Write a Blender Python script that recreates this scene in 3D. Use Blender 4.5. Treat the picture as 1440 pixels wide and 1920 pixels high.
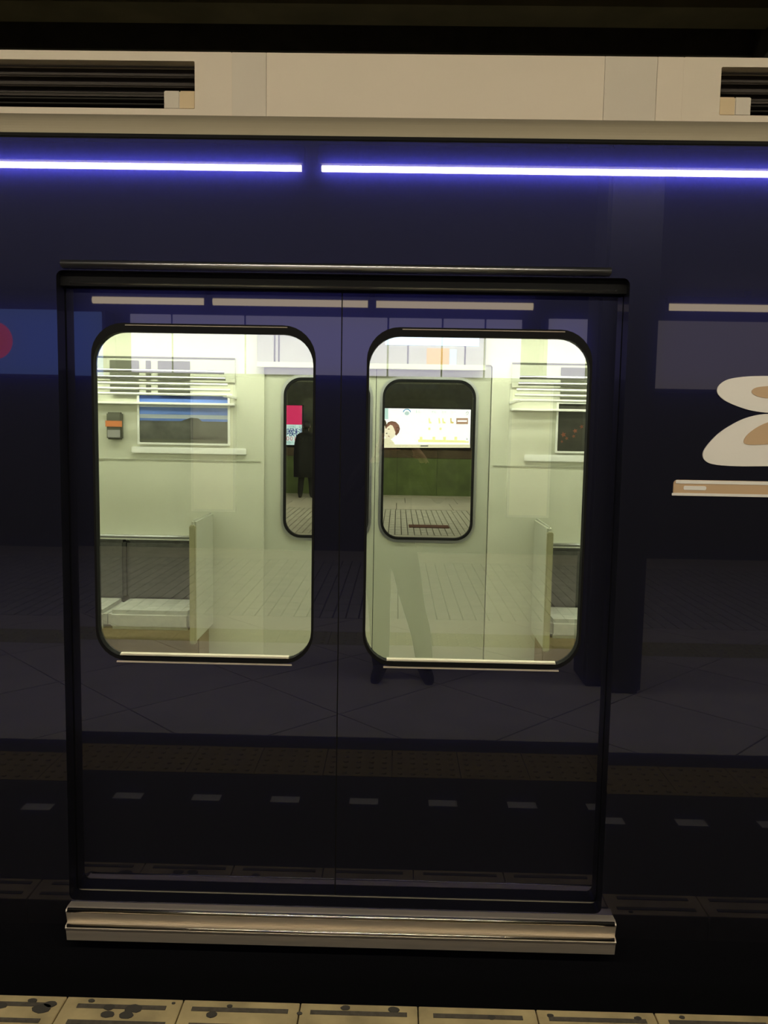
import bpy, bmesh, math, random
from mathutils import Vector, Matrix
random.seed(7)
for o in list(bpy.data.objects): bpy.data.objects.remove(o)
S = bpy.context.scene
COL = S.collection

# ------------------------------------------------------------------ camera
FPX = 1550.0
CAM = Vector((0, -2.5, 1.67))
pit, yaw, rol = math.radians(5.7), math.radians(.86), math.radians(1.0)
FW = Vector((-math.sin(yaw)*math.cos(pit), math.cos(yaw)*math.cos(pit), -math.sin(pit)))
R0 = FW.cross(Vector((0, 0, 1))).normalized(); U0 = R0.cross(FW)
RT = R0*math.cos(rol) + U0*math.sin(rol); UP = U0*math.cos(rol) - R0*math.sin(rol)
cd = bpy.data.cameras.new('camera'); cam = bpy.data.objects.new('camera', cd); COL.objects.link(cam)
cd.sensor_fit = 'VERTICAL'; cd.sensor_height = 36; cd.lens = FPX/1920*36; cd.clip_start = .01; cd.clip_end = 200
cam.matrix_world = Matrix.Translation(CAM) @ Matrix((RT, UP, -FW)).transposed().to_4x4()
S.camera = cam
def P(px, py, Y):                      # photo pixel -> (x, z) on the plane y = Y
    d = FW + RT*((px-720)/FPX) + UP*((960-py)/FPX)
    q = CAM + d*((Y-CAM.y)/d.y)
    return q.x, q.z

# ------------------------------------------------------------------ world, exposure
w = bpy.data.worlds.new('station_dark'); S.world = w; w.use_nodes = True
w.node_tree.nodes['Background'].inputs[0].default_value = (1, .9, .7, 1)
w.node_tree.nodes['Background'].inputs[1].default_value = .004
vs = S.view_settings
vs.view_transform = 'Standard'; vs.look = 'None'; vs.gamma = 1; vs.use_curve_mapping = False; vs.exposure = 0
# lamp radiances (the tubes themselves are built below, with their fittings)
L_PLATFORM, L_BACKROW, L_TRAIN, L_FAR = 95.0, 6.0, 28.0, 60.0

# ------------------------------------------------------------------ materials
MATS = {}
def mat(name, col, rough=.6, metal=0, spec=.5, noise=0, scale=8, bump=0, coat=0, coat_rough=.03, emit=0, stretch=None):
    m = bpy.data.materials.new(name); m.use_nodes = True; MATS[name] = m
    nt = m.node_tree; b = nt.nodes['Principled BSDF']
    b.inputs['Base Color'].default_value = (*col, 1); b.inputs['Roughness'].default_value = rough
    b.inputs['Metallic'].default_value = metal; b.inputs['Specular IOR Level'].default_value = spec
    b.inputs['Coat Weight'].default_value = coat; b.inputs['Coat Roughness'].default_value = coat_rough
    if emit:
        b.inputs['Emission Color'].default_value = (*col, 1); b.inputs['Emission Strength'].default_value = emit
    if noise or bump:
        tc = nt.nodes.new('ShaderNodeTexCoord'); mp = nt.nodes.new('ShaderNodeMapping')
        nt.links.new(tc.outputs['Object'], mp.inputs[0])
        if stretch: mp.inputs['Scale'].default_value = stretch
        n = nt.nodes.new('ShaderNodeTexNoise'); n.inputs['Scale'].default_value = scale; n.inputs['Detail'].default_value = 6
        nt.links.new(mp.outputs[0], n.inputs['Vector'])
        if noise:
            r = nt.nodes.new('ShaderNodeValToRGB')
            r.color_ramp.elements[0].position = .3; r.color_ramp.elements[1].position = .7
            r.color_ramp.elements[0].color = (*[c*(1-noise) for c in col], 1)
            r.color_ramp.elements[1].color = (*[min(1, c*(1+noise)) for c in col], 1)
            nt.links.new(n.outputs[0], r.inputs[0]); nt.links.new(r.outputs[0], b.inputs['Base Color'])
        if bump:
            bp = nt.nodes.new('ShaderNodeBump'); bp.inputs['Strength'].default_value = bump; bp.inputs['Distance'].default_value = .01
            nt.links.new(n.outputs[0], bp.inputs['Height']); nt.links.new(bp.outputs[0], b.inputs['Normal'])
    return m
def lamp_mat(name, col, L):
    m = bpy.data.materials.new(name); m.use_nodes = True; MATS[name] = m
    nt = m.node_tree; nt.nodes.clear()
    e = nt.nodes.new('ShaderNodeEmission'); e.inputs[0].default_value = (*col, 1); e.inputs[1].default_value = L
    o = nt.nodes.new('ShaderNodeOutputMaterial'); nt.links.new(e.outputs[0], o.inputs[0]); return m
def glass_mat(name, r0, tint):
    m = bpy.data.materials.new(name); m.use_nodes = True; MATS[name] = m
    nt = m.node_tree; nt.nodes.clear()
    t = nt.nodes.new('ShaderNodeBsdfTransparent'); t.inputs[0].default_value = (*tint, 1)
    g = nt.nodes.new('ShaderNodeBsdfGlossy'); g.inputs['Roughness'].default_value = .004; g.inputs[0].default_value = (1, 1, 1, 1)
    lw = nt.nodes.new('ShaderNodeLayerWeight'); lw.inputs[0].default_value = .5
    pw = nt.nodes.new('ShaderNodeMath'); pw.operation = 'POWER'; pw.inputs[1].default_value = 5
    mr = nt.nodes.new('ShaderNodeMapRange'); mr.inputs['To Min'].default_value = r0; mr.inputs['To Max'].default_value = 1
    mx = nt.nodes.new('ShaderNodeMixShader'); o = nt.nodes.new('ShaderNodeOutputMaterial')
    nt.links.new(lw.outputs['Facing'], pw.inputs[0]); nt.links.new(pw.outputs[0], mr.inputs['Value'])
    nt.links.new(mr.outputs[0], mx.inputs[0]); nt.links.new(t.outputs[0], mx.inputs[1]); nt.links.new(g.outputs[0], mx.inputs[2])
    nt.links.new(mx.outputs[0], o.inputs[0]); return m
def paint_mat(name, flake, flake_rough, flake2, rough2, coat_r0):
    # navy metallic car paint: broad flake lobe + tighter flake lobe under a clear coat
    m = bpy.data.materials.new(name); m.use_nodes = True; MATS[name] = m
    nt = m.node_tree; b = nt.nodes['Principled BSDF']
    b.inputs['Base Color'].default_value = (*flake, 1); b.inputs['Metallic'].default_value = 1; b.inputs['Roughness'].default_value = flake_rough
    g = nt.nodes.new('ShaderNodeBsdfGlossy'); g.inputs[0].default_value = (*flake2, 1); g.inputs['Roughness'].default_value = rough2
    c = nt.nodes.new('ShaderNodeBsdfGlossy'); c.inputs[0].default_value = (coat_r0, coat_r0, coat_r0, 1); c.inputs['Roughness'].default_value = .012
    a1 = nt.nodes.new('ShaderNodeAddShader'); a2 = nt.nodes.new('ShaderNodeAddShader'); o = nt.nodes['Material Output']
    df = nt.nodes.new('ShaderNodeBsdfDiffuse'); df.inputs[0].default_value = (.0078, .0078, .0085, 1); a0 = nt.nodes.new('ShaderNodeAddShader')
    nt.links.new(b.outputs[0], a0.inputs[0]); nt.links.new(df.outputs[0], a0.inputs[1])
    nt.links.new(a0.outputs[0], a1.inputs[0]); nt.links.new(g.outputs[0], a1.inputs[1])
    nt.links.new(a1.outputs[0], a2.inputs[0]); nt.links.new(c.outputs[0], a2.inputs[1]); nt.links.new(a2.outputs[0], o.inputs[0]); return m

paint_mat('navy', (.0045, .005, .015), .40, (.0026, .0028, .034), .10, .042)
mat('black_rubber', (.008, .008, .008), .75, spec=.12)
mat('chrome', (.82, .76, .66), .16, metal=1)
mat('roof_beige', (.32, .275, .185), .7, noise=.06, scale=3, stretch=(.2, 1, 3))
mat('ac_cream', (.63, .55, .42), .6, noise=.05, scale=2, stretch=(.4, 1, 1))
mat('ac_grey', (.57, .51, .40), .6, noise=.05, scale=2)
mat('grille_dark', (.035, .026, .018), .7)
mat('grille_slat', (.085, .08, .065), .55)
mat('bracket_brass', (.60, .46, .26), .45)
mat('steel', (.74, .65, .52), .42, metal=.7, noise=.08, scale=20, stretch=(.2, 4, 4))
mat('trim_metal', (.55, .55, .55), .3, metal=1)
mat('cabin_white', (.62, .62, .50), .5, noise=.03, scale=3)
mat('cabin_panel', (.50, .505, .41), .35, noise=.04, scale=2)
mat('cabin_grey', (.30, .29, .28), .5, noise=.05, scale=6)
mat('cabin_floor', (.30, .27, .2), .5, noise=.1)
mat('seat_back', (.075, .073, .066), .85, noise=.25, scale=30)
mat('seat_cushion', (.42, .42, .37), .85, noise=.12, scale=25)
mat('seat_base', (.20, .14, .08), .6, noise=.1)
mat('post_olive', (.36, .34, .20), .5)
mat('white_line', (.85, .85, .8), .3)
mat('rack_dark', (.10, .10, .07), .6)
mat('emblem_white', (.80, .77, .70), .4)
mat('emblem_tan', (.55, .38, .22), .4)
mat('poster_navy', (.03, .06, .22), .4, noise=.3, scale=4)
mat('poster_sky', (.12, .22, .62), .4, noise=.3, scale=5, stretch=(.6, 1, 3))
mat('poster_cloud', (.55, .60, .70), .4, noise=.2, scale=6, stretch=(.5, 1, 3))
mat('poster_hill', (.09, .09, .075), .4, noise=.5, scale=9)
mat('poster_dark', (.03, .028, .02), .35, noise=.4, scale=10)
mat('poster_red', (.22, .06, .03), .4)
mat('orange', (.75, .24, .08), .5)
mat('brown_card', (.45, .25, .08), .5)
mat('pale_blue', (.35, .45, .62), .5)
mat('concrete', (.50, .39, .20), .8, noise=.28, scale=7, bump=.25)
mat('grip_grey', (.095, .08, .06), .9, noise=.2, scale=60, bump=.4)
mat('gum', (.06, .052, .042), .9)
mat('asphalt', (.022, .02, .016), .9, noise=.3, scale=20)
mat('dash_white', (.62, .6, .52), .7)
mat('tactile', (.34, .25, .07), .75, noise=.15, scale=12)
mat('tactile_pale', (.52, .50, .22), .7, noise=.15, scale=6)
mat('slab', (.74, .70, .60), .55, noise=.08, scale=4)
mat('tile', (.66, .65, .56), .5, noise=.12, scale=5)
mat('joint', (.045, .04, .032), .9)
mat('mat_red', (.14, .05, .03), .9)
mat('wall_black', (.02, .02, .022), .8, noise=.2)
mat('wall_green', (.14, .20, .065), .6, noise=.25, scale=2.5)
mat('wall_brown', (.12, .085, .05), .7, noise=.15)
mat('wall_dark', (.05, .055, .035), .8, noise=.2)
mat('ceil_dark', (.065, .058, .045), .9, noise=.2)
mat('ceil_brown', (.20, .17, .09), .85, noise=.2, scale=3)
mat('ballast', (.02, .018, .015), .95, noise=.4, scale=30, bump=.6)
mat('rail', (.2, .15, .1), .4, metal=1)
mat('board_white', (.8, .78, .66), .6)
mat('skin', (.5, .31, .22), .6)
mat('hair', (.015, .012, .01), .5)
mat('cloth_black', (.012, .012, .014), .9)
mat('shoe_black', (.01, .01, .012), .5)
mat('phone_black', (.02, .02, .022), .3)
glass_mat('door_glass', .15, (.92, .95, .90))
glass_mat('far_glass', .04, (.95, .96, .93))
for n, c, L in [('em_white', (1, .98, .93), 2.19), ('em_cream', (.95, .86, .60), 1.57), ('em_brown_hair', (.20, .09, .06), 1.57), ('em_dark_hair', (.10, .07, .045), 1.40),
                ('em_skin', (.92, .80, .62), 1.75), ('em_teal', (.55, .75, .72), 1.75), ('em_gold', (.80, .62, .22), 1.75), ('em_brown', (.55, .33, .22), 1.57),
                ('em_blue', (.15, .38, .72), 1.57), ('em_grey', (.5, .5, .55), 1.57), ('em_black', (.12, .12, .12), 1.40), ('em_pink', (.62, .03, .115), 1.66),
                ('em_pale', (.62, .78, .78), 1.57), ('em_navy', (.02, .03, .20), 1.40), ('em_red', (.55, .16, .2), 1.57), ('em_green', (.22, .40, .38), 1.40),
                ('em_yellow', (.93, .88, .40), 1.93),
                ('em_lcd', (.62, .80, 1.0), 2.2), ('em_fascia', (.62, .56, .75), 2.2), ('em_fascia_blue', (.20, .32, .80), 1.5), ('em_fascia_brown', (.55, .46, .42), 1.35),
                ('em_sign_red', (.9, .10, .12), 2.6),
                ('tube_platform', (1.0, .90, .70), L_PLATFORM), ('tube_back', (1, .80, .48), L_BACKROW),
                ('tube_train', (.98, 1.0, .84), L_TRAIN), ('tube_far', (1, .93, .66), L_FAR)]:
    lamp_mat(n, c, L)

# ------------------------------------------------------------------ helpers
W = {}
def place(o, parent, at):
    W[o] = Vector(at); COL.objects.link(o)
    if parent is not None:
        o.parent = parent; o.location = W[o]-W[parent]
    else: o.location = W[o]
    return o
def thing(name, label, cat, at, group=None):
    o = bpy.data.objects.new(name, None); o.empty_display_size = .1
    place(o, None, at); o['label'] = label; o['category'] = cat
    if group: o['group'] = group
    return o
def tag(o, label, cat, group=None):
    o['label'] = label; o['category'] = cat
    if group: o['group'] = group
    return o
def me_obj(name, verts, faces, m, parent=None, at=(0, 0, 0), smooth=False):
    me = bpy.data.meshes.new(name); me.from_pydata([tuple(v) for v in verts], [], faces); me.validate()
    bm = bmesh.new(); bm.from_mesh(me); bmesh.ops.recalc_face_normals(bm, faces=bm.faces); bm.to_mesh(me); bm.free()
    if m: me.materials.append(MATS[m])
    if smooth:
        for p in me.polygons: p.use_smooth = True
    o = bpy.data.objects.new(name, me); return place(o, parent, at)
def bm_obj(name, bm, m, parent=None, at=(0, 0, 0), smooth=False):
    me = bpy.data.meshes.new(name); bmesh.ops.recalc_face_normals(bm, faces=bm.faces); bm.to_mesh(me); bm.free()
    me.materials.append(MATS[m])
    if smooth:
        for p in me.polygons: p.use_smooth = True
    return place(bpy.data.objects.new(name, me), parent, at)
def inst(o, parent, at):
    c = bpy.data.objects.new(o.name.split('.')[0], o.data); return place(c, parent, at)
def box(x0, x1, y0, y1, z0, z1, bev=0, bm=None):
    bm = bm or bmesh.new()
    r = bmesh.ops.create_cube(bm, size=1, matrix=Matrix.Translation(((x0+x1)/2, (y0+y1)/2, (z0+z1)/2)) @ Matrix.Diagonal((x1-x0, y1-y0, z1-z0, 1)))
    if bev: bmesh.ops.bevel(bm, geom=list({e for v in r['verts'] for e in v.link_edges}), offset=bev, segments=2, affect='EDGES')
    return bm
def cyl(a, b, r, seg=14, bm=None):
    bm = bm or bmesh.new(); a, b = Vector(a), Vector(b); d = b-a
    bmesh.ops.create_cone(bm, cap_ends=True, segments=seg, radius1=r, radius2=r, depth=d.length,
                          matrix=Matrix.Translation((a+b)/2) @ d.to_track_quat('Z', 'Y').to_matrix().to_4x4())
    return bm
def rrect(x0, x1, z0, z1, r, k=8):
    p = []
    for cx, cz, a0 in ((x1-r, z1-r, 0), (x0+r, z1-r, 90), (x0+r, z0+r, 180), (x1-r, z0+r, 270)):
        for i in range(k+1):
            a = math.radians(a0+90*i/k); p.append((cx+r*math.cos(a), cz+r*math.sin(a)))
    return p
def ring(name, outer, inner, y0, y1, m, parent=None):
    n = len(outer)
    v = [(x, y, z) for y in (y0, y1) for L in (outer, inner) for x, z in L]
    f = []
    for i in range(n):
        j = (i+1) % n
        f += [(i, j, n+j, n+i), (2*n+i, 2*n+j, 3*n+j, 3*n+i), (i, j, 2*n+j, 2*n+i), (n+i, n+j, 3*n+j, 3*n+i)]
    return me_obj(name, v, f, m, parent)
def plate(name, pts, y0, y1, m, parent=None):
    n = len(pts)
    v = [(x, y0, z) for x, z in pts] + [(x, y1, z) for x, z in pts]
    f = [tuple(range(n)), tuple(range(2*n-1, n-1, -1))] + [(i, (i+1) % n, n+(i+1) % n, n+i) for i in range(n)]
    return me_obj(name, v, f, m, parent)
def sweep_x(name, prof, x0, x1, m, parent=None, closed=True, smooth=False):   # profile of (y, z) along x
    n = len(prof); v = [(x0, y, z) for y, z in prof] + [(x1, y, z) for y, z in prof]
    f = [(i, (i+1) % n, n+(i+1) % n, n+i) for i in range(n if closed else n-1)]
    if closed: f += [tuple(range(n)), tuple(range(2*n-1, n-1, -1))]
    return me_obj(name, v, f, m, parent, smooth=smooth)
def panel_hole(name, X, Z, hole, y0, y1, m, parent=None, r=.03):
    # rectangular wall sheet with one opening, thick from y0 to y1
    outer = rrect(X[0], X[1], Z[0], Z[1], .0005, 6); inner = rrect(hole[0], hole[1], hole[2], hole[3], r, 6)
    return ring(name, outer, inner, y0, y1, m, parent)
def text(name, s, size, x, y, z, m, parent):
    for i, ch in enumerate(s):
        if ch != ' ': glyph(name, ch, size, x+i*size*(.92 if ord(ch) > 255 else .6), y, z, m, parent)
def glyph(name, s, size, x, y, z, m, parent, extr=.001, align='LEFT'):
    cu = bpy.data.curves.new(name, 'FONT'); cu.body = s; cu.size = size; cu.extrude = extr; cu.align_x = align; cu.offset = size*.008; cu.resolution_u = 3
    t = bpy.data.objects.new(name, cu); COL.objects.link(t); bpy.context.view_layer.update()
    me = bpy.data.meshes.new_from_object(t.evaluated_get(bpy.context.evaluated_depsgraph_get()))
    bpy.data.objects.remove(t)
    me.transform(Matrix.Rotation(math.pi/2, 4, 'X')); me.materials.clear(); me.materials.append(MATS[m])
    return place(bpy.data.objects.new(name, me), parent, (x, y, z))
def smooth_poly(p, n_=5):   # Catmull-Rom through open points
    out = []
    for i in range(len(p)-1):
        a, b, c, d = p[max(i-1, 0)], p[i], p[i+1], p[min(i+2, len(p)-1)]
        for q in range(n_):
            t = q/n_
            out.append(tuple(.5*((2*b[k])+(-a[k]+c[k])*t+(2*a[k]-5*b[k]+4*c[k]-d[k])*t*t+(-a[k]+3*b[k]-3*c[k]+d[k])*t**3) for k in (0, 1)))
    return out+[p[-1]]
def struct(o):
    o['kind'] = 'structure'; return o

# ------------------------------------------------------------------ the station shell
XL, XR = -9.0, 9.0
EDGE = -.245
floor = struct(bm_obj('floor', box(XL, XR, -8.6, EDGE-.005, -1.15, -.03), 'joint'))
floor['label'] = 'platform the photographer stands on, with pale edge stones'
floor_track = struct(bm_obj('floor_trackbed', box(XL, XR, EDGE-.005, 7.0, -1.35, -1.15), 'ballast'))
floor_far = struct(bm_obj('floor_opposite', box(XL, XR, 7.0, 18.3, -1.15, -.03), 'joint'))
ceiling = struct(bm_obj('ceiling', box(XL, XR, -.9, 18.3, 4.35, 4.5), 'ceil_dark'))
ceiling2 = struct(bm_obj('ceiling_platform', box(XL, XR, -8.6, -.9, 3.42, 4.5), 'ceil_dark'))
wall_rear = struct(bm_obj('wall_rear', box(XL, XR, -8.8, -8.6, -1.15, 4.5), 'wall_black'))
wall_far = struct(bm_obj('wall_far', box(XL, XR, 18.3, 18.5, -1.15, 4.5), 'wall_dark'))
wall_left = struct(bm_obj('wall_left', box(XL-.2, XL, -8.8, 18.5, -1.35, 4.5), 'wall_black'))
wall_right = struct(bm_obj('wall_right', box(XR, XR+.2, -8.8, 18.5, -1.35, 4.5), 'wall_black'))
# ceiling beams above the tracks
for i, (y0, y1, z0, m) in enumerate([(2.42, 2.60, 4.22, 'ceil_brown'), (2.72, 2.98, 4.20, 'ceil_brown'), (3.16, 3.3, 4.12, 'ceil_dark'), (4.2, 4.5, 4.0, 'ceil_dark'), (6.2, 6.5, 4.0, 'ceil_dark')]):
    struct(bm_obj('trim_%d' % (i+1), box(XL, XR, y0, y1, z0, 4.35), m))
struct(bm_obj('trim_6', box(2.25, 2.75, -.9, 7, 3.98, 4.35), 'ceil_dark'))
# the opposite wall: green dado, brown band
for i in range(18):
    bm_obj('dado_panel', box(-9+i+.004, -8+i-.004, 18.24, 18.3, -.03, .97), 'wall_green', wall_far)
    bm_obj('band_panel', box(-9+i+.004, -8+i-.004, 18.22, 18.3, .975, 1.2), 'wall_brown', wall_far)
sweep_x('gutter', [(18.0, -.03), (18.24, -.03), (18.24, .03), (18.2, .035), (18.0, .01)], XL, XR, 'slab', floor_far)

# ---- near platform: edge stones with grip strips
n = 0
for i in range(-14, 15):
    xc = -.765+.342*i
    b = bm_obj('edge_stone', box(xc-.169, xc+.169, EDGE-.13, EDGE, -.09, 0, .0015), 'concrete', floor)
    if abs(i) <= 8:
        for k, yy in enumerate((-.283, -.348)):
            ww = .139 if (i+k) % 3 else .128
            bm_obj('grip_strip', box(xc-ww+.006*k, xc+ww+.004*k, yy-.008, yy+.008, -.002, .0022), 'grip_grey', b)
GUM = [(-1.11, -.292, .013), (-.99, -.299, .02), (-.972, -.281, .013), (-.80, -.286, .012), (-.728, -.289, .018), (-.795, -.315, .015), (-.74, -.316, .015),
       (-.50, -.305, .012), (-.455, -.268, .006), (-.12, -.262, .010), (-.25, -.29, .006), (.02, -.264, .012), (.47, -.27, .007), (-.62, -.262, .004), (.72, -.272, .008),
       (-1.03, -.268, .01), (-.86, -.262, .007), (.3, -.285, .009), (.85, -.262, .006)]
for x, y, r in GUM:
    bm = bmesh.new(); k = 12
    vs_ = [bm.verts.new((r*(1.25+.25*random.random())*math.cos(2*math.pi*i/k), r*(.8+.3*random.random())*math.sin(2*math.pi*i/k), 0)) for i in range(k)]
    f = bm.faces.new(vs_); e = bmesh.ops.extrude_face_region(bm, geom=[f]); bmesh.ops.translate(bm, vec=(0, 0, .0022), verts=[v for v in e['geom'] if isinstance(v, bmesh.types.BMVert)])
    bm_obj('gum_spot', bm, 'gum', floor, (x, y, .0004))
bm_obj('asphalt_strip', box(XL, XR, -1.215, EDGE-.132, -.03, -.001), 'asphalt', floor)
d0 = None
for i in range(-16, 17):
    x = -.477+.3555*i
    if d0 is None: d0 = bm_obj('edge_dash', box(-.064, .064, -.03, .03, -.002, .002), 'dash_white', floor, (x, -.945, 0))
    else: inst(d0, floor, (x, -.945, 0))
def tactile(x0, y0, s, m, name):
    bm = box(-s/2+.002, s/2-.002, -s/2+.002, s/2-.002, -.03, 0)
    for i in range(5):
        for j in range(5):
            c = ((i-2)*s/5.2, (j-2)*s/5.2, .0025)
            bmesh.ops.create_cone(bm, cap_ends=True, segments=6, radius1=.014, radius2=.009, depth=.005, matrix=Matrix.Translation(c))
    return bm_obj(name, bm, m, floor, (x0, y0, 0))
t0 = None
for i in range(-26, 27):
    x = .17+.335*i
    if abs(x) > 8.7: continue
    if t0 is None: t0 = tactile(x, -1.385, .335, 'tactile', 'tactile_block')
    else: inst(t0, floor, (x, -1.385, 0))
bm_obj('asphalt_strip', box(XL, XR, -1.72, -1.555, -.03, -.001), 'asphalt', floor)
t1 = None
for i in range(-21, 22):
    x = .1+.41*i
    if t1 is None: t1 = tactile(x, -3.86, .41, 'tactile_pale', 'tactile_block')
    else: inst(t1, floor, (x, -3.86, 0))
# diagonal slabs, clipped to their strips
def clip(poly, axis, val, keep_less):
    out = []
    for i in range(len(poly)):
        a, b = poly[i], poly[(i+1) % len(poly)]
        ia = (a[axis] <= val) == keep_less; ib = (b[axis] <= val) == keep_less
        if ia: out.append(a)
        if ia != ib:
            t = (val-a[axis])/(b[axis]-a[axis]); out.append((a[0]+t*(b[0]-a[0]), a[1]+t*(b[1]-a[1])))
    return out
DH = .62; ox, oy = .308, -3.945; g = .007
def slabs(ya, yb, lim):
    for i in range(-30, 31):
        for j in range(-12, 13):
            cx, cy = ox+(i+j)*DH, oy+(i-j+1)*DH
            if abs(cx) > lim: continue
            h = DH-g
            poly = [(cx+h, cy), (cx, cy+h), (cx-h, cy), (cx, cy-h)]
            for ax, v, kl in ((1, ya, False), (1, yb, True)):
                poly = clip(poly, ax, v, kl) if len(poly) > 2 else []
            if len(poly) < 3: continue
            m_ = len(poly)
            v = [(x, y, -.03) for x, y in poly]+[(x, y, 0) for x, y in poly]
            f = [tuple(range(m_-1, -1, -1)), tuple(range(m_, 2*m_))]+[(q, (q+1) % m_, m_+(q+1) % m_, m_+q) for q in range(m_)]
            me_obj('floor_slab', v, f, 'slab', floor)
slabs(-3.65, -1.725, 5); slabs(-4.55, -4.07, 5)
# small tiles: the strip behind the photographer and the opposite platform
def tile_field(parent, x0, x1, y0, y1, tw, td, gap, m, single):
    nx, ny = int(round((x1-x0)/tw)), int(round((y1-y0)/td)); V = []; Fc = []; t = None
    for i in range(nx):
        for j in range(ny):
            cx, cy = x0+(i+.5)*tw, y0+(j+.5)*td; dz = random.uniform(-.0015, .0015)
            if single and single(cx, cy):
                if t is None: t = bm_obj('floor_tile', box(-tw/2+gap, tw/2-gap, -td/2+gap, td/2-gap, -.028, 0), m, parent, (cx, cy, dz))
                else: inst(t, parent, (cx, cy, dz))
            else:
                k = len(V); a, b = tw/2-gap, td/2-gap
                V += [(cx+sx*a, cy+sy*b, zz+dz) for zz in (-.028, 0) for sx, sy in ((-1, -1), (1, -1), (1, 1), (-1, 1))]
                Fc += [(k+4, k+5, k+6, k+7), (k, k+1, k+5, k+4), (k+1, k+2, k+6, k+5), (k+2, k+3, k+7, k+6), (k+3, k, k+4, k+7)]
    if V:
        o = me_obj('floor_tiles', V, Fc, m, parent); o['kind'] = 'stuff'
tile_field(floor, -6, 6, -7.75, -4.56, .116, .29, .0065, 'tile', None)
bm_obj('floor_border', box(XL, XR, -8.6, -7.76, -.03, 0), 'slab', floor)
bm_obj('floor_border', box(XL, -6.01, -7.75, -4.56, -.03, 0), 'slab', floor)
bm_obj('floor_border', box(6.01, XR, -7.75, -4.56, -.03, 0), 'slab', floor)
tile_field(floor_far, -5.0, 5.0, 10.62, 14.82, .106, .35, .007, 'tile', lambda x, y: -.72 < x < 1.85)
bm_obj('floor_border', box(XL, XR, 7.0, 10.6, -.03, 0), 'slab', floor_far)
for i in range(12):
    bm_obj('floor_slab', box(-7.2+1.2*i+.006, -6+1.2*i-.006, 14.85, 16.4, -.03, random.uniform(-.001, .001)), 'slab', floor_far)
    bm_obj('floor_slab', box(-7.0+1.2*i+.006, -5.8+1.2*i-.006, 16.412, 18.0, -.03, random.uniform(-.001, .001)), 'slab', floor_far)
tag(bm_obj('floor_mat', box(.22, .92, 11.6, 12.0, .0, .012, .004), 'mat_red'), 'dark red-brown mat on the tiled opposite platform', 'mat')

# ------------------------------------------------------------------ lamps of the station
def line_lamp(x0, x1, y, z, w_, tube, name, label, group=None):
    t = thing(name, label, 'ceiling light', ((x0+x1)/2, y, z), group)
    bm_obj('housing', box(x0-.015, x1+.015, y-.05, y+.05, z+w_*.55, z+.12, .006), 'wall_black', t)
    bm_obj('tube', cyl((x0, y, z), (x1, y, z), w_/2, 12), tube, t, smooth=False)
    for x in (x0-.004, x1+.004): bm_obj('end_cap', box(x-.006, x+.006, y-w_*.6, y+w_*.6, z-w_*.6, z+w_*.6, .002), 'wall_black', t)
    bm_obj('hanger', box((x0+x1)/2-.03, (x0+x1)/2+.03, y-.02, y+.02, z+.12, 3.42), 'wall_black', t)
    return t
ORD = ['', 'first', 'second', 'third']
for k, (x0, x1) in enumerate(((-8.39, -5.6), (-5.49, -3.29), (-3.18, -.588), (-.475, 2.45), (2.56, 5.2), (5.31, 8.4))):
    k -= 3
    lb = ('bright tube light hung above the dark pillar on the platform' if k == 0 else
          'bright tube light, %s along from the pillar towards the %s panel' % (ORD[abs(k)], 'deep blue' if k < 0 else 'brownish'))
    line_lamp(x0, x1, -2.5, 3.18, .034, 'tube_platform', 'line_light', lb, 'tube lights over the platform')
for x0, x1, lb in ((-3.85, -2.44, 'warm dim tube light above the gap between the blue and lavender panels'), (-2.34, -.40, 'warm dim tube light above the long lavender panel, over its blue-side half'),
                   (-.30, 1.65, 'warm dim tube light above the long lavender panel, towards the narrow panel'), (3.27, 5.2, 'warm dim tube light above the dull brownish panel'), (5.3, 7.2, 'warm dim tube light beyond the end of the dull brownish panel')):
    line_lamp(x0, x1, -7.87, 3.22, .085, 'tube_back', 'line_light', lb, 'tube lights over the rear panels')
for x0, x1, lb in ((-5, -2.6, 'opposite platform tube light farthest from the red-brown mat, past the clinic sign'), (-2.5, -.1, 'opposite platform tube light between the clinic sign and the billboard'),
                   (0, 2.4, 'opposite platform tube light above the red-brown mat'), (2.5, 4.9, 'opposite platform tube light past the far end of the billboard')):
    t = thing('line_light', lb, 'ceiling light', ((x0+x1)/2, 13.5, 3.7), 'tube lights of the opposite platform')
    bm_obj('tube', cyl((x0, 13.5, 3.7), (x1, 13.5, 3.7), .05, 12), 'tube_far', t)
    bm_obj('housing', box(x0, x1, 13.44, 13.56, 3.76, 4.35), 'wall_black', t)

# ------------------------------------------------------------------ rear wall things, seen mirrored in the train
def fascia(x0, x1, z0, z1, m, label, joints=()):
    t = thing('advertising_panel', label, 'sign', ((x0+x1)/2, -8.3, z0))
    bm_obj('case', box(x0-.03, x1+.03, -8.59, -8.22, z0-.03, z1+.03, .01), 'wall_black', t)
    xs = [x0, *joints, x1]
    for a, b in zip(xs, xs[1:]): bm_obj('light_panel', box(a+.012, b-.012, -8.22, -8.195, z0, z1, .004), m, t)
    return t
fascia(-3.5, 1.58, 2.36, 3.10, 'em_fascia', 'long lavender backlit panel on the rear wall', (-2.95, -2.0, -.15, .55, 1.1))
t = fascia(-6.9, -3.85, 2.30, 3.12, 'em_fascia_blue', 'deep blue backlit panel with a red round mark')
bm = bmesh.new(); bmesh.ops.create_cone(bm, cap_ends=True, segments=28, radius1=.24, radius2=.24, depth=.012, matrix=Matrix.Translation((-5.2, -8.18, 2.72)) @ Matrix.Rotation(math.pi/2, 4, 'X'))
bm_obj('round_mark', bm, 'em_sign_red', t)
fascia(1.9, 2.45, 2.37, 3.12, 'em_fascia', 'narrow lavender backlit panel on the rear wall')
fascia(3.2, 5.9, 2.25, 3.10, 'em_fascia_brown', 'dull brownish backlit panel on the rear wall')
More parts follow.
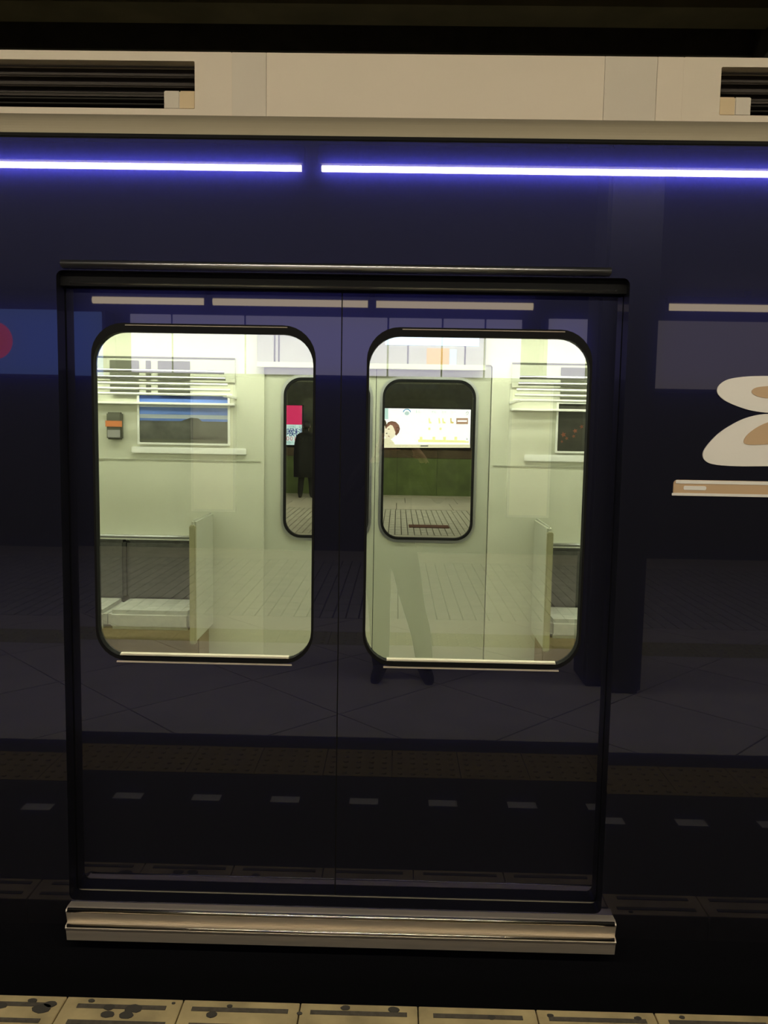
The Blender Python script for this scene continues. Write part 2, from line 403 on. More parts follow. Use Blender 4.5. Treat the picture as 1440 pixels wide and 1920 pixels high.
for x0, x1, lb in ((-2.76, -2.22, 'tall white notice board under the long lavender panel'), (1.52, 2.03, 'tall white notice board beside the narrow lavender panel')):
    t = thing('notice_board', lb, 'notice board', ((x0+x1)/2, -8.6, .55), 'white notice boards')
    bm_obj('sheet', box(x0, x1, -8.53, -8.50, .55, 2.28), 'board_white', t)
    ring('frame', rrect(x0-.03, x1+.03, .52, 2.31, .004, 2), rrect(x0, x1, .55, 2.28, .003, 2), -8.6, -8.49, 'trim_metal', t)
struct(bm_obj('pillar', box(1.26, 1.60, -3.06, -2.72, -.001, 3.42, .02), 'wall_black'))

# ------------------------------------------------------------------ opposite platform: billboard, clinic sign, person
BY = 18.12
def bx(px, py): return P(px, py, BY)
bill = thing('billboard', 'bright backlit billboard with a brown-haired woman on the opposite wall', 'billboard', (.4, 18.2, 1.24))
X0, X1, Z0, Z1 = -1.25, bx(882, 800)[0], 1.255, bx(760, 766)[1]
bm_obj('case', box(X0-.04, X1+.04, BY+.012, 18.3, Z0-.04, Z1+.04), 'wall_black', bill)
pan = bm_obj('light_panel', box(X0, X1, BY, BY+.02, Z0, Z1), 'em_white', bill)
def printed(name, pts, m, lay=1, par=None): return plate(name, [bx(*q) for q in pts], BY-.002*lay-.0018, BY-.002*lay, m, par or pan)
def prect(name, a, b, c, d, m, lay=1): return printed(name, [(a, c), (b, c), (b, d), (a, d)], m, lay)
prect('bottom_band', 640, 881.5, 833.5, 839.5, 'em_cream')
prect('sky_corner', 640, 728, 765.5, 786, 'em_teal')
def pell(name, cx, cy, rx, ry, m, lay, a0=0, a1=360, n_=24, rot=0):
    c, s_ = math.cos(math.radians(rot)), math.sin(math.radians(rot)); q = []
    for i in range(n_):
        a = math.radians(a0+(a1-a0)*i/n_); u, v = rx*math.cos(a), ry*math.sin(a); q.append((cx+u*c-v*s_, cy+u*s_+v*c))
    return printed(name, q, m, lay)
pell('child_hair', 717, 797, 8, 12, 'em_dark_hair', 1); pell('child_face', 715, 805, 8, 11, 'em_skin', 2)
printed('woman_shoulders', [(700, 839), (704, 830), (714, 824), (724, 821.5), (732, 823), (738, 829), (741, 835), (742, 839)], 'em_cream', 2)
printed('woman_hair', [(723, 800), (727, 792), (734, 789.5), (742, 791), (748, 797), (750, 804), (748, 811), (743, 817), (738, 812), (725, 806)], 'em_brown_hair', 3)
printed('woman_face', [(732, 796.5), (736, 798), (739, 804), (741.5, 811), (740, 818), (734, 823), (728, 824), (723, 821), (720, 816), (722, 808), (726, 801)], 'em_skin', 4)
for ex, ey in ((725, 812.5), (729, 804.5)): pell('eye', ex, ey, 1.5, .9, 'em_dark_hair', 5, n_=10)
pell('mouth', 729, 818, 2.2, 1, 'em_brown', 5, n_=10, rot=40)
lo = [(763+7.5*math.cos(math.radians(a)), 773-6.5*math.sin(math.radians(a))) for a in range(0, 181, 15)]
li = [(763+5.6*math.cos(math.radians(a)), 773-4.8*math.sin(math.radians(a))) for a in range(180, -1, -15)]
printed('logo_arc', lo+li, 'em_blue', 1)
pell('logo_globe', 763, 775, 4.5, 3.6, 'em_pale', 1)
for q, s_, hgt in ((778, 'トレ', .085), (808, 'アル', .07), (827, 'エイ', .075), (845, 'リー', .07)):
    x, z = bx(q, 774.5); text('lettering', s_, hgt, x, BY-.004, z, 'em_pale', pan)
x, z = bx(872, 778); text('lettering', 'ク', .11, x, BY-.004, z, 'em_grey', pan)
for a, b, m in ((803.5, 809.5, 'em_yellow'), (822, 826, 'em_yellow'), (829, 836, 'em_yellow'), (844, 851, 'em_gold')):
    printed('gold_mark', [(a, 784), (a+2.4, 784), (a+3, 790), (b, 792), (b-1, 794), (a+.6, 793.6)], m, 1)
prect('brown_label', 855.5, 877.5, 784, 795.3, 'em_brown', 1); prect('label_bar', 857.5, 875.5, 787.8, 791, 'em_white', 2)
for a in (805, 826): pell('gold_dot', a, 804, 2.2, 2.6, 'em_yellow', 1, n_=10)
printed('gold_band', [(784, 824), (878, 826), (879.5, 830), (784, 829)], 'em_yellow', 1)
for a in (787, 811, 831, 852): prect('gold_tick', a, a+5, 819, 825, 'em_yellow', 2)
pell('clock_face', 875.5, 823.5, 3.6, 4.2, 'em_white', 3, n_=16); prect('clock_hand', 874.6, 876.4, 821.5, 825, 'em_grey', 4)
prect('dark_caption', 788.5, 803, 835.2, 837.2, 'em_black', 2)

sx1 = bx(566, 790)[0]; sx0 = sx1-1.35
sign = thing('clinic_sign', 'pink and white clinic signboard with navy Japanese lettering on the opposite wall', 'sign', ((sx0+sx1)/2, 18.2, 1.22))
zt, zm, zb = bx(540, 760)[1], bx(540, 796)[1], bx(540, 834)[1]
bm_obj('case', box(sx0-.02, sx1+.02, BY+.012, 18.3, zb-.02, zt+.02), 'wall_black', sign)
bm_obj('pink_panel', box(sx0, sx1, BY, BY+.02, zm+.004, zt), 'em_pink', sign)
wp = bm_obj('white_panel', box(sx0, sx1, BY, BY+.02, zb, zm), 'em_pale', sign)
text('lettering', '内科・小児科・耳', .075, bx(523, 803)[0], BY-.004, bx(540, 802.5)[1], 'em_green', wp)
text('lettering', '鼻咽喉科', .215, bx(507, 817)[0], BY-.004, bx(540, 816.5)[1], 'em_navy', wp)
text('lettering', '3001', .15, bx(530, 826)[0], BY-.004, bx(540, 826)[1], 'em_red', wp)
text('lettering', '診療時間のご案内', .075, bx(524, 832)[0], BY-.004, bx(540, 832)[1], 'em_green', wp)

# ------------------------------------------------------------------ people
def person(name, label, at, joints, edges, mats_of, hair_r=True):
    """skin-modifier body: joints {key:(pos, rx, ry)}, world coordinates"""
    keys = list(joints); idx = {k: i for i, k in enumerate(keys)}
    me = bpy.data.meshes.new('body'); me.from_pydata([joints[k][0] for k in keys], [(idx[a], idx[b]) for a, b in edges], [])
    o = bpy.data.objects.new('tmp', me); COL.objects.link(o)
    sk = o.modifiers.new('skin', 'SKIN'); sk.use_smooth_shade = True
    for i, k in enumerate(keys):
        sv = me.skin_vertices[0].data[i]; sv.radius = joints[k][1:]; sv.use_root = (k == 'pelvis')
    ss = o.modifiers.new('sub', 'SUBSURF'); ss.levels = 2; ss.render_levels = 2
    bpy.context.view_layer.update()
    nm = bpy.data.meshes.new_from_object(o.evaluated_get(bpy.context.evaluated_depsgraph_get())); bpy.data.objects.remove(o)
    root = thing(name, label, 'person', at)
    nm.materials.clear()
    for m in ('cloth_black', 'skin', 'shoe_black'): nm.materials.append(MATS[m])
    for p in nm.polygons: p.material_index = mats_of(p.center); p.use_smooth = True
    b = place(bpy.data.objects.new('body', nm), root, (0, 0, 0)); b.name = 'body'
    return root
def skeleton(bx_, by_, H, fw, feetx, arms, headfw):
    """standing figure at (bx_,by_), facing along +y*fw"""
    k = H/1.74; J = {}; E_ = []
    def add(key, p, r1, r2=None, to=None):
        J[key] = (p, r1*k, (r2 or r1)*k)
        if to: E_.append((to, key))
    z = lambda v: v*k
    add('pelvis', (bx_, by_, z(.92)), .16, .125)
    add('waist', (bx_, by_, z(1.08)), .135, .10, 'pelvis')
    add('chest', (bx_, by_+.01*fw, z(1.28)), .155, .115, 'waist')
    add('collar', (bx_, by_, z(1.42)), .11, .085, 'chest')
    add('neck', (bx_, by_+.01*fw, z(1.50)), .052, .052, 'collar')
    add('jaw', (bx_, by_+.025*fw, z(1.57)), .064, .072, 'neck')
    add('skull', (bx_, by_+.015*fw, z(1.65)), .076, .092, 'jaw')
    add('crown', (bx_, by_+.01*fw, z(1.71)), .05, .062, 'skull')
    add('nose', (bx_, by_+(.015+.108)*fw, z(1.615)), .012, .012, 'skull')
    for s, nme in ((-1, 'l'), (1, 'r')):
        fx, fy = feetx[0 if s < 0 else 1]
        hx = bx_+s*.085*k
        add('hip'+nme, (hx, by_, z(.80)), .118, .118, 'pelvis')
        kx, ky = (hx+fx)/2, (by_+fy)/2+.02*fw
        add('knee'+nme, (kx, ky, z(.47)), .076, .078, 'hip'+nme)
        add('calf'+nme, ((kx+fx*2)/3, fy-.0*fw, z(.30)), .072, .072, 'knee'+nme)
        add('ankle'+nme, (fx, fy-.04*fw, z(.10)), .062, .062, 'calf'+nme)
        add('heel'+nme, (fx, fy-.055*fw, z(.05)), .052, .05, 'ankle'+nme)
        add('ball'+nme, (fx+s*.02, fy+.09*fw, z(.040)), .066, .042, 'heel'+nme)
        add('toe'+nme, (fx+s*.03, fy+.16*fw, z(.036)), .056, .037, 'ball'+nme)
        add('sho'+nme, (bx_+s*.185*k, by_, z(1.40)), .07, .07, 'collar')
        a = arms[0 if s < 0 else 1]
        add('elb'+nme, a[0], .046, .046, 'sho'+nme)
        add('wri'+nme, a[1], .030, .028, 'elb'+nme)
        add('pal'+nme, a[2], .040, .022, 'wri'+nme)
        d = (Vector(a[2])-Vector(a[1])).normalized(); sd = Vector(a[3])
        for q, off in enumerate((-.028, -.0095, .0095, .028)):
            L = (.055, .068, .072, .058)[q]*k
            p1 = Vector(a[2])+d*.05*k+sd*off*k; p2 = p1+d*L*.55+Vector(a[4])*.012*k; p3 = p2+d*L*.35+Vector(a[4])*.025*k
            add('f%d1%s' % (q, nme), tuple(p1), .0095, .0095, 'pal'+nme); add('f%d2%s' % (q, nme), tuple(p2), .0088, .0088, 'f%d1%s' % (q, nme)); add('f%d3%s' % (q, nme), tuple(p3), .0075, .0075, 'f%d2%s' % (q, nme))
        t1_ = Vector(a[2])+sd*(-.045*k)+d*.0; t2_ = t1_+d*.045*k+sd*(-.015*k)+Vector(a[4])*.015*k
        add('th1'+nme, tuple(t1_), .0115, .0115, 'pal'+nme); add('th2'+nme, tuple(t2_), .009, .009, 'th1'+nme)
    return J, E_
def hair_cap(root, c, rx, ry, rz, cut, fw, name='hair'):
    bm = bmesh.new(); bmesh.ops.create_uvsphere(bm, u_segments=24, v_segments=14, radius=1)
    for v in bm.verts:
        v.co = Vector((v.co.x*rx, v.co.y*ry, v.co.z*rz))
    kill = [v for v in bm.verts if v.co.z < cut + (.075 if v.co.y*fw > ry*.35 else 0)]
    bmesh.ops.delete(bm, geom=kill, context='VERTS')
    bmesh.ops.solidify(bm, geom=bm.faces, thickness=.008)
    return bm_obj(name, bm, 'hair', root, c, smooth=True)
def ears(root, c, dx, m='skin'):
    for s in (-1, 1):
        bm = bmesh.new(); bmesh.ops.create_uvsphere(bm, u_segments=10, v_segments=8, radius=1, matrix=Matrix.Diagonal((.010, .02, .032, 1)))
        bm_obj('ear', bm, m, root, (c[0]+s*dx, c[1], c[2]), smooth=True)
    return
def eyes(root, c, fw):
    for s in (-1, 1):
        bm = bmesh.new(); bmesh.ops.create_uvsphere(bm, u_segments=10, v_segments=8, radius=.011)
        bm_obj('eye', bm, 'hair', root, (c[0]+s*.031, c[1]+.078*fw, c[2]), smooth=True)
    bm_obj('mouth', box(c[0]-.022, c[0]+.022, c[1]+.074*fw-.005, c[1]+.074*fw+.005, c[2]-.065, c[2]-.058, .002), 'poster_red', root)

# photographer: stands behind the phone, mirrored in the door windows
px_, py_ = -.035, -2.93
arms = [((px_-.30, py_+.10, 1.20), (px_-.10, py_+.29, 1.48), (px_-.088, py_+.325, 1.535), (0, -.3, .95), (.5, .1, 0)),
        ((px_+.33, py_+.10, 1.20), (px_+.20, py_+.29, 1.48), (px_+.162, py_+.325, 1.535), (0, -.3, .95), (-.5, .1, 0))]
J, E_ = skeleton(px_, py_, 1.76, 1, ((px_-.055, py_+.11), (px_+.245, py_+.11)), arms, 1)
def pm(c):
    if c.z < .085: return 2
    if c.z > 1.535 and abs(c.x-px_) < .12 and c.y < py_+.2: return 1
    if c.z > 1.46 and c.y > py_+.27: return 1
    return 0
ph = person('person', 'person in dark clothes holding up a phone, mirrored in the door window', (px_, py_, 0), J, E_, pm)
hair_cap(ph, (px_, py_+.005, 1.665), .088, .108, .108, -.02, 1); ears(ph, (px_, py_+.02, 1.64), .083); eyes(ph, (px_, py_+.025, 1.645), 1)
phone = thing('smartphone', 'black smartphone held up in both hands', 'phone', (.028, -2.545, 1.55))
bm_obj('case', box(-.009, .062, -2.556, -2.547, 1.548, 1.688, .004), 'phone_black', phone)
bm_obj('screen', box(-.006, .059, -2.5575, -2.556, 1.553, 1.683), 'wall_black', phone)
bm_obj('lens_ring', cyl((0, -2.547, 1.674), (0, -2.544, 1.674), .006, 16), 'trim_metal', phone)

# dark-coated person on the opposite platform
qx, qy = bx(574, 870)[0], 17.35
qx = P(574, 870, qy)[0]
arms = [((qx-.25, qy+.03, 1.14), (qx-.27, qy+.0, .90), (qx-.27, qy-.0, .81), (0, 1, 0), (.3, 0, 0)),
        ((qx+.25, qy+.03, 1.14), (qx+.27, qy+.0, .90), (qx+.27, qy-.0, .81), (0, -1, 0), (-.3, 0, 0))]
J, E_ = skeleton(qx, qy, 1.84, 1, ((qx-.13, qy-.02), (qx+.14, qy+.03)), arms, 1)
def qm(c):
    if c.z < .085: return 2
    if c.z > 1.535 and c.y > qy: return 1
    if c.z < .86 and abs(c.x-qx) > .25 and c.z > .6: return 1
    return 0
pq = person('person', 'person in a long black coat standing before the pink clinic sign', (qx, qy, 0), J, E_, qm)
hair_cap(pq, (qx, qy+.005, 1.742), .093, .113, .113, -.075, 1); ears(pq, (qx, qy+.02, 1.715), .087); eyes(pq, (qx, qy+.03, 1.725), 1)
co = bmesh.new(); K = 20; rows = [(.50, .30, .22), (.75, .30, .205), (.95, .305, .185), (1.12, .30, .17), (1.30, .285, .17), (1.42, .26, .15), (1.50, .20, .125), (1.545, .10, .09)]
V = [[co.verts.new((qx+a*math.cos(2*math.pi*i/K), qy+b*math.sin(2*math.pi*i/K), z)) for i in range(K)] for z, a, b in rows]
for r_ in range(len(rows)-1):
    for i in range(K): co.faces.new((V[r_][i], V[r_][(i+1) % K], V[r_+1][(i+1) % K], V[r_+1][i]))
bmesh.ops.solidify(co, geom=co.faces, thickness=.01)
bm_obj('coat', co, 'cloth_black', pq, smooth=True)

# ------------------------------------------------------------------ the train
train = thing('commuter_train', 'glossy navy commuter train with lit double doors passing the platform', 'train', (-.18, 1.4, -1.15))
TX0, TX1 = -7.0, 7.0
DX0, DX1, DZ0, DZ1 = -1.025, .675, .150, 2.125          # near door opening
DY = .065
side = panel_hole('body_side', (TX0, TX1), (-.55, 2.515), (DX0, DX1, DZ0, DZ1), 0, .058, 'navy', train, r=.02)
side['label'] = 'glossy navy painted body side'
far_side = panel_hole('body_side', (TX0, TX1), (-.55, 2.515), (-.86, .60, .135, 2.10), 2.77, 2.83, 'navy', train, r=.02)
for x in (TX0, TX1-.05): bm_obj('body_end', box(x, x+.05, .058, 2.77, -.55, 2.6), 'navy', train)
# door header: rain gutter, shadow gap, track cover
sweep_x('rain_gutter', [(0, 2.150), (-.016, 2.152), (-.022, 2.142), (-.016, 2.134), (0, 2.130)], DX0+.02, DX1-.06, 'trim_metal', train, smooth=True)
bm_obj('door_header', box(DX0, DX1, .03, .058, 2.085, 2.124), 'black_rubber', train)
sweep_x('header_lip', [(.0295, 2.096), (.024, 2.093), (.0295, 2.089)], DX0+.03, DX1-.03, 'trim_metal', train)
bm_obj('cant_rail', box(TX0, TX1, -.004, .02, 2.503, 2.517, .003), 'black_rubber', train)
# door leaves
WZ0, WZ1 = .935, 1.955
MID = -.177
def leaf(x0, x1, wx0, wx1):
    o = ring('door_leaf', rrect(x0, x1, .14, 2.10, .004, 8), rrect(wx0-.007, wx1+.007, WZ0-.012, WZ1+.026, .10, 8), DY, DY+.035, 'navy', train)
    ring('gasket', rrect(wx0-.007, wx1+.007, WZ0-.012, WZ1+.026, .10, 8), rrect(wx0, wx1, WZ0, WZ1, .095, 8), DY-.003, DY+.03, 'black_rubber', o)
    # thin bright retaining strips along the head and the sill of the window
    sweep_x('sill_strip', [(DY-.010, WZ0-.016), (DY-.006, WZ0-.012), (DY, WZ0-.013), (DY, WZ0-.019)], wx0+.06, wx1-.06, 'steel', o)
    sweep_x('sill_ledge', [(DY-.006, WZ0+.006), (DY-.002, WZ0+.010), (DY+.012, WZ0+.012), (DY+.012, WZ0+.002)], wx0+.07, wx1-.07, 'steel', o)
    sweep_x('head_strip', [(DY-.006, WZ1+.018), (DY-.004, WZ1+.021), (DY, WZ1+.021), (DY, WZ1+.017)], wx0+.10, wx1-.08, 'steel', o)
    gl = plate('window_glass', rrect(wx0, wx1, WZ0, WZ1, .095, 8), DY+.010, DY+.015, 'door_glass', o)
    return o
leaf(DX0-.01, MID-.0018, -.941, -.263); leaf(MID+.0018, DX1+.01, -.092, .582)
bm_obj('door_seal', box(MID-.0018, MID+.0018, DY+.001, DY+.03, .14, 2.10), 'black_rubber', train)
# step plate at the door foot
st = sweep_x('step_plate', [(.0, .146), (-.030, .148), (-.042, .145), (-.046, .139), (-.043, .132), (-.034, .098), (-.048, .095), (-.053, .088), (-.050, .081), (-.046, .078), (-.040, .040), (.0, .038)], -1.02, .712, 'steel', train)
sweep_x('nosing', [(-.040+.0075*math.cos(math.radians(a)), .141+.0075*math.sin(math.radians(a))) for a in range(0, 360, 30)], -1.015, .707, 'chrome', st, smooth=True)
sweep_x('nosing', [(-.047+.0065*math.cos(math.radians(a)), .0925+.0065*math.sin(math.radians(a))) for a in range(0, 360, 30)], -1.015, .707, 'chrome', st, smooth=True)
# roof and air conditioner
hp_ = smooth_poly([(0, 2.515), (.010, 2.540), (.04, 2.572), (.10, 2.604), (.20, 2.642), (.32, 2.677), (.5, 2.715), (.95, 2.75)], 3)
pr = hp_+[(1.415, 2.76)]+[(2.83-y, z) for y, z in reversed(hp_)]+[(2.78, 2.50), (2.4, 2.60), (1.415, 2.66), (.4, 2.60), (.05, 2.50)]
sweep_x('roof', pr, TX0, TX1, 'roof_beige', train, smooth=False)
AY, AZ0, AZ1 = .5, 2.70, 2.962
ac = bm_obj('air_conditioner', box(-3.4, 3.7, AY+.08, 2.3, 2.69, AZ1-.012, .02), 'ac_cream', train)
ac['label'] = 'long cream roof air conditioner with dark louvres'
for a, b, m in ((-3.4, -2.46, 'ac_cream'), (-.60, -.4805, 'ac_grey'), (-.4795, .6895, 'ac_cream'), (.6905, .8695, 'ac_grey'), (.8705, .96, 'ac_cream'), (2.82, 3.7, 'ac_cream')):
    bm_obj('cover_panel', box(a, b, AY, AY+.09, AZ0, AZ1, .0008), m, ac)
def grille(x0, x1, inner_end):
    h = rrect(x0+.13, x1-.13, 2.772, 2.931, .004, 2)
    ring('grille_frame', rrect(x0, x1, AZ0, AZ1, .004, 2), h, AY, AY+.09, 'ac_cream', ac)
    bm_obj('grille_back', box(x0+.12, x1-.12, AY+.07, AY+.085, 2.765, 2.94), 'grille_dark', ac)
    for z in (2.780, 2.797, 2.814, 2.831):
        sweep_x('grille_slat', [(AY+.012, z-.006), (AY+.016, z-.007), (AY+.05, z+.008), (AY+.046, z+.009)], x0+.13, x1-.13, 'grille_slat', ac)
    for z in (2.862, 2.895, 2.925):
        sweep_x('grille_slat', [(AY+.03, z-.004), (AY+.034, z-.005), (AY+.06, z+.008), (AY+.056, z+.009)], x0+.13, x1-.13, 'grille_dark', ac)
    xe = x1-.13 if inner_end > 0 else x0+.13
    s = -inner_end
    for q, m in ((0, 'bracket_brass'), (1, 'ac_grey')):
        a, b = xe+s*.055*q, xe+s*.055*(q+1)
        bm_obj('grille_bracket', box(min(a, b), max(a, b), AY+.006, AY+.06, 2.773, 2.835, .003), m, ac)
grille(-2.46, -.60, 1); grille(.96, 2.82, -1)
# emblem and lettering stripe on the side
AX = P(1476, 800, 0)[0]
def decal(name, left, y0, y1, m, par):
    L = [P(a, b, 0) for a, b in left]; Rr = [(2*AX-x, z) for x, z in reversed(L)]
    return plate(name, L+Rr, y0, y1, m, par)
em = decal('emblem', smooth_poly([(1474, 774), (1440, 774), (1405, 769), (1375, 759), (1354, 748), (1344, 735), (1348, 722), (1366, 711), (1400, 706), (1440, 705), (1474, 705)]), -.004, 0, 'emblem_white', side)
em['label'] = 'white and tan winged emblem'
decal('emblem_core', smooth_poly([(1474, 748), (1440, 747), (1418, 743), (1408, 735), (1416, 727), (1440, 724), (1474, 723)]), -.006, -.004, 'emblem_tan', em)
em2 = decal('emblem', smooth_poly([(1474, 874), (1440, 874), (1380, 874), (1340, 871), (1322, 864), (1317, 851), (1326, 834), (1350, 810), (1385, 789), (1415, 779), (1440, 776), (1474, 775.5)]), -.004, 0, 'emblem_white', side)
decal('emblem_core', smooth_poly([(1474, 833), (1440, 833), (1405, 834), (1393, 829), (1400, 815), (1420, 800), (1445, 790), (1474, 787)]), -.006, -.004, 'emblem_tan', em2)
zt_, zb_ = 1.535, 1.487
lp = plate('lettering_stripe', rrect(.832, 1.62, zb_, zt_, .012, 4), -.003, 0, 'emblem_tan', side)
lp['label'] = 'pale lettering stripe under the emblem'
plate('stripe_line', rrect(.838, 1.615, zt_-.011, zt_-.001, .002, 2), -.005, -.003, 'emblem_white', lp)
plate('stripe_line', rrect(.828, 1.615, zb_+.0005, zb_+.0085, .002, 2), -.005, -.003, 'emblem_white', lp)
plate('stripe_line', rrect(.862, .93, zb_+.018, zb_+.030, .004, 2), -.005, -.003, 'emblem_white', lp)

# cabin shell
FZ = .15
bm_obj('cabin_floor', box(TX0+.05, TX1-.05, .06, 2.77, .05, FZ), 'cabin_floor', train)
bm_obj('cabin_ceiling', box(TX0+.05, TX1-.05, .06, 2.77, 2.33, 2.36), 'cabin_white', train)
panel_hole('cabin_wall', (TX0+.05, TX1-.05), (FZ, 2.33), (-.84, .58, .16, 2.08), 2.70, 2.765, 'cabin_white', train, r=.02)
panel_hole('cabin_wall', (TX0+.05, TX1-.05), (FZ, 2.33), (DX0-.02, DX1+.02, .16, 2.10), .105, .14, 'cabin_white', train, r=.02)
for x0, x1 in ((-6.8, -3.7), (-3.6, -.2), (-.1, 3.3), (3.4, 6.8)):
    for y, hw in ((.50, .02), (2.30, .05)):
        l = bm_obj('cabin_light', box(x0, x1, y-hw, y+hw, 2.285, 2.31, .008), 'tube_train', train)
        bm_obj('light_base', box(x0-.02, x1+.02, y-.08, y+.08, 2.31, 2.33), 'cabin_white', l)
# far door leaves, seen through the cabin
def far_leaf(x0, x1, wx0, wx1):
    o = ring('door_leaf', rrect(x0, x1, .16, 2.08, .004, 8), rrect(wx0-.014, wx1+.014, .975, 1.985, .112, 8), 2.715, 2.75, 'cabin_panel', train)
    ring('gasket', rrect(wx0-.014, wx1+.014, .975, 1.985, .112, 8), rrect(wx0, wx1, .99, 1.968, .10, 8), 2.708, 2.745, 'black_rubber', o)
    ring('window_trim', rrect(wx0-.030, wx1+.030, .959, 2.001, .126, 8), rrect(wx0-.014, wx1+.014, .975, 1.985, .112, 8), 2.706, 2.715, 'trim_metal', o)
    plate('window_glass', rrect(wx0, wx1, .99, 1.968, .10, 8), 2.730, 2.735, 'far_glass', o)
far_leaf(-.845, -.142, -.705, -.19); far_leaf(-.138, .575, -.085, .47)
bm_obj('door_seal', box(-.142, -.138, 2.72, 2.75, .16, 2.08), 'black_rubber', train)
# header panel over the far door with a screen and stickers
Q = lambda px, py: P(px, py, 2.66)
hz0, hz1 = Q(700, 683)[1], Q(700, 652)[1]
hx0, hx1 = Q(482, 650)[0], Q(912, 650)[0]
hp = bm_obj('door_lintel', box(hx0, hx1, 2.66, 2.70, hz0, 2.33, .004), 'cabin_grey', train)
bm_obj('lintel_shelf', box(hx0, hx1, 2.64, 2.66, hz0-.03, hz0+.004, .003), 'cabin_panel', hp)
bm_obj('route_screen', box(Q(722, 650)[0], Q(898, 650)[0], 2.652, 2.66, Q(810, 648)[1], 2.29), 'em_lcd', hp)
bm_obj('sticker', box(Q(800, 670)[0], Q(842, 670)[0], 2.657, 2.66, Q(820, 684)[1], Q(820, 653)[1]), 'brown_card', hp)
bm_obj('sticker', box(Q(843, 670)[0], Q(856, 670)[0], 2.657, 2.66, Q(850, 684)[1], Q(850, 655)[1]), 'pale_blue', hp)
for px in (515, 523, 765, 872): 
    x = Q(px, 660)[0]; bm_obj('panel_joint', box(x-.004, x+.004, 2.656, 2.66, hz0, 2.29), 'wall_black', hp)
# posters and fittings on the far wall
YW = 2.70
V_ = lambda px, py: P(px, py, YW)
def poster(name, a, b, c, d, layers, label):
    x0, z1 = V_(a, c); x1, z0 = V_(b, d)
    f = ring('poster_frame', rrect(x0-.012, x1+.012, z0-.012, z1+.012, .004, 2), rrect(x0, x1, z0, z1, .003, 2), YW-.018, YW, 'white_line', train); f['label'] = label
    for i, (t0_, t1_, m) in enumerate(layers):
        bm_obj('print_band', box(x0, x1, YW-.008, YW-.002, z1+(z0-z1)*t1_, z1+(z0-z1)*t0_), m, f)
    return f, x0, x1, z0, z1
f, x0, x1, z0, z1 = poster('poster', 262, 428, 738, 832, ((0, .10, 'poster_navy'), (.10, .20, 'poster_sky'), (.20, .27, 'poster_cloud'), (.27, .42, 'poster_sky'), (.42, .5, 'poster_cloud'), (.5, .55, 'poster_sky'), (.55, .93, 'poster_hill'), (.93, 1, 'rack_dark')), 'framed poster of dark hills under a blue sky')
random.seed(3)
pts = [(x0, z0+.12)]
for i in range(1, 12): pts.append((x0+(x1-x0)*i/12, z0+(z1-z0)*(.30+.14*math.exp(-((i-7.0)/1.9)**2)*1.6+.05*random.random())))
pts += [(x1, z0+.12), (x1, z0+.03), (x0, z0+.03)]
plate('hill_print', pts, YW-.0095, YW-.0081, 'poster_hill', f)
xa, zz = V_(248, 836); xb, zz2 = V_(462, 850)
bm_obj('sill_board', box(xa, xb, YW-.02, YW, zz2-.01, zz-.004, .004), 'white_line', train)
bm_obj('sill_board', box(V_(982, 870)[0], V_(1200, 870)[0], YW-.016, YW, V_(1040, 866)[1], V_(1040, 853)[1], .004), 'white_line', train)
f, x0, x1, z0, z1 = poster('poster', 1047, 1180, 757, 848, ((0, 1, 'poster_dark'),), 'dark framed poster with small red blossoms')
for px, py, r in ((1056, 815, .018), (1062, 822, .012), (1078, 808, .016), (1075, 818, .012), (1053, 828, .010), (1090, 800, .014)):
    x, z = V_(px, py)
    plate('blossom', [(x+r*(1 if i % 2 else .45)*math.cos(i*math.pi/5), z+r*(1 if i % 2 else .45)*math.sin(i*math.pi/5)) for i in range(10)], YW-.0105, YW-.0085, 'poster_red', f)
# emergency intercom with orange stripe
x0, z1 = V_(203, 773); x1, z0 = V_(232, 824)
ic = bm_obj('emergency_intercom', box(x0, x1, YW-.04, YW, z0, z1, .008), 'rack_dark', train); ic['label'] = 'dark emergency intercom with orange stripe'
bm_obj('orange_stripe', box(x0-.004, x1+.004, YW-.044, YW-.04, V_(215, 800)[1], V_(215, 789)[1]), 'orange', ic)
bm_obj('speaker_plate', box(x0+.008, x1-.008, YW-.043, YW-.04, z0+.012, V_(215, 806)[1], .001), 'cabin_grey', ic)
# wall belt line
for a, b in ((TX0+.06, -.86), (.60, TX1-.06)): bm_obj('belt_rail', box(a, b, YW-.006, YW, 1.455, 1.460), 'cabin_panel', train)
# luggage racks with card holders
def rack(x0, x1, cards):
    r = bm_obj('luggage_rack', box(x0, x1, 2.66, 2.70, 1.80, 1.815, .003), 'white_line', train)
    for i, (y, z, rad) in enumerate([(2.36, 1.985, .011), (2.40, 1.950, .011), (2.46, 1.918, .008), (2.53, 1.890, .008), (2.60, 1.862, .008)]):
        bm_obj('rack_rail', cyl((x0, y, z), (x1, y, z), rad, 10), 'trim_metal' if i < 2 else 'white_line', r, smooth=True)
    k = 0
    xx = x0
    while xx < x1+.01:
        bm_obj('rack_bracket', box(xx-.012, xx+.012, 2.38, 2.70, 1.842, 1.856, .003), 'white_line', r); xx += (x1-x0)/3
    bm_obj('rack_back', box(x0, x1, 2.685, 2.70, 1.945, 2.085), 'cabin_panel', r)
    bm_obj('rack_trim', box(x0, x1, 2.68, 2.70, 2.085, 2.095), 'rack_dark', r)
    for a, b in cards:
        bm_obj('advert_card', box(a, b, 2.675, 2.685, 1.95, 2.07, .002), 'rack_dark', r)
        bm_obj('advert_card', box(a, b, 2.675, 2.685, 1.86, 1.93, .002), 'rack_dark', r)
rack(-3.7, -1.02, ((-1.80, -1.62), (-1.575, -1.545), (-1.50, -1.30), (-2.1, -1.9), (-2.5, -2.2)))
rack(.70, 3.6, ((1.0, 1.25), (1.4, 1.6), (1.8, 2.0)))
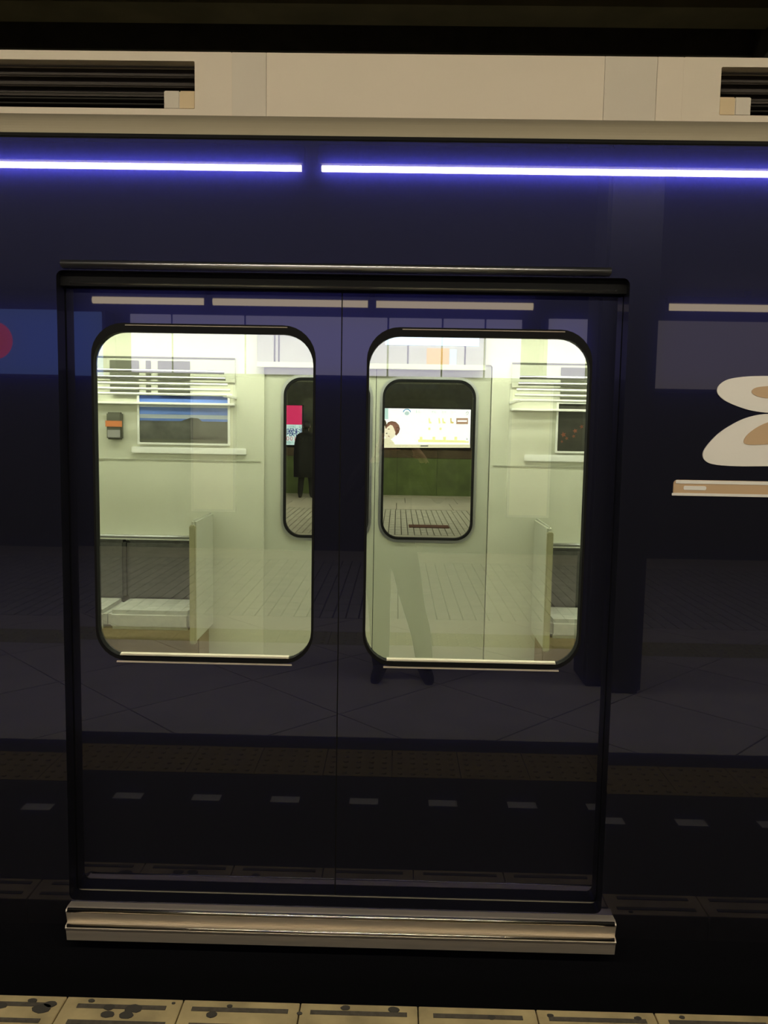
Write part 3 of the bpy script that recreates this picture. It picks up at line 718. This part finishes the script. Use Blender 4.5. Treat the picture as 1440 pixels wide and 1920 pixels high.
# seats along the far wall
def seat(x0, x1):
    s = bm_obj('bench_seat', box(x0, x1, 2.42, 2.70, FZ, .42, .01), 'seat_base', train); s['label'] = 'long bench seat with dark back and pale cushion'
    n_ = max(1, int(round((x1-x0)/.47))); d_ = (x1-x0)/n_
    for i in range(n_):
        a, b = x0+i*d_+.003, x0+(i+1)*d_-.003
        bm_obj('cushion', box(a, b, 2.24, 2.62, .47, .585, .025), 'seat_cushion', s, smooth=False)
        bm_obj('backrest', box(a, b, 2.60, 2.70, .575, .955, .02), 'seat_back', s)
    bm_obj('seat_front', box(x0, x1, 2.26, 2.42, .42, .475, .006), 'seat_base', s)
    bm_obj('back_rail', cyl((x0, 2.62, .975), (x1, 2.62, .975), .011, 10), 'trim_metal', s, smooth=True)
    bm_obj('rail_shelf', box(x0, x1, 2.62, 2.70, .955, .967), 'white_line', s)
seat(-3.7, -1.19); seat(.90, 3.6)
# end screens of the benches
for x in (-1.175, .885):
    bm_obj('bench_screen', box(x-.014, x+.014, 2.24, 2.70, .40, 1.13, .012), 'cabin_panel', train)
    bm_obj('screen_post', box(x-.018, x+.018, 2.21, 2.245, .40, 1.10, .006), 'post_olive', train)
# running gear
bm_obj('underframe', box(TX0, TX1, .3, 2.5, -.6, .05), 'wall_black', train)
for x in (-5.4, -3.4, 3.4, 5.4):
    for y in (.88, 1.95):
        wl = bm_obj('wheel', cyl((x, y-.06, -.64), (x, y+.06, -.64), .398, 28), 'rail', train)
    bm_obj('axle', cyl((x, .9, -.64), (x, 1.93, -.64), .08, 12), 'rail', train)
for k, y in enumerate((.88, 1.95)):
    tag(sweep_x('rail_track', [(y-.035, -1.04), (y+.035, -1.04), (y+.035, -1.07), (y+.01, -1.09), (y+.01, -1.13), (y+.06, -1.15), (y-.06, -1.15), (y-.01, -1.13), (y-.01, -1.09), (y-.035, -1.07)], XL+.1, XR-.1, 'rail'),
        'steel running rail under the navy train, ' + ('next to the photographer\'s platform' if k == 0 else 'on the opposite platform side'), 'rail', 'running rails under the train')
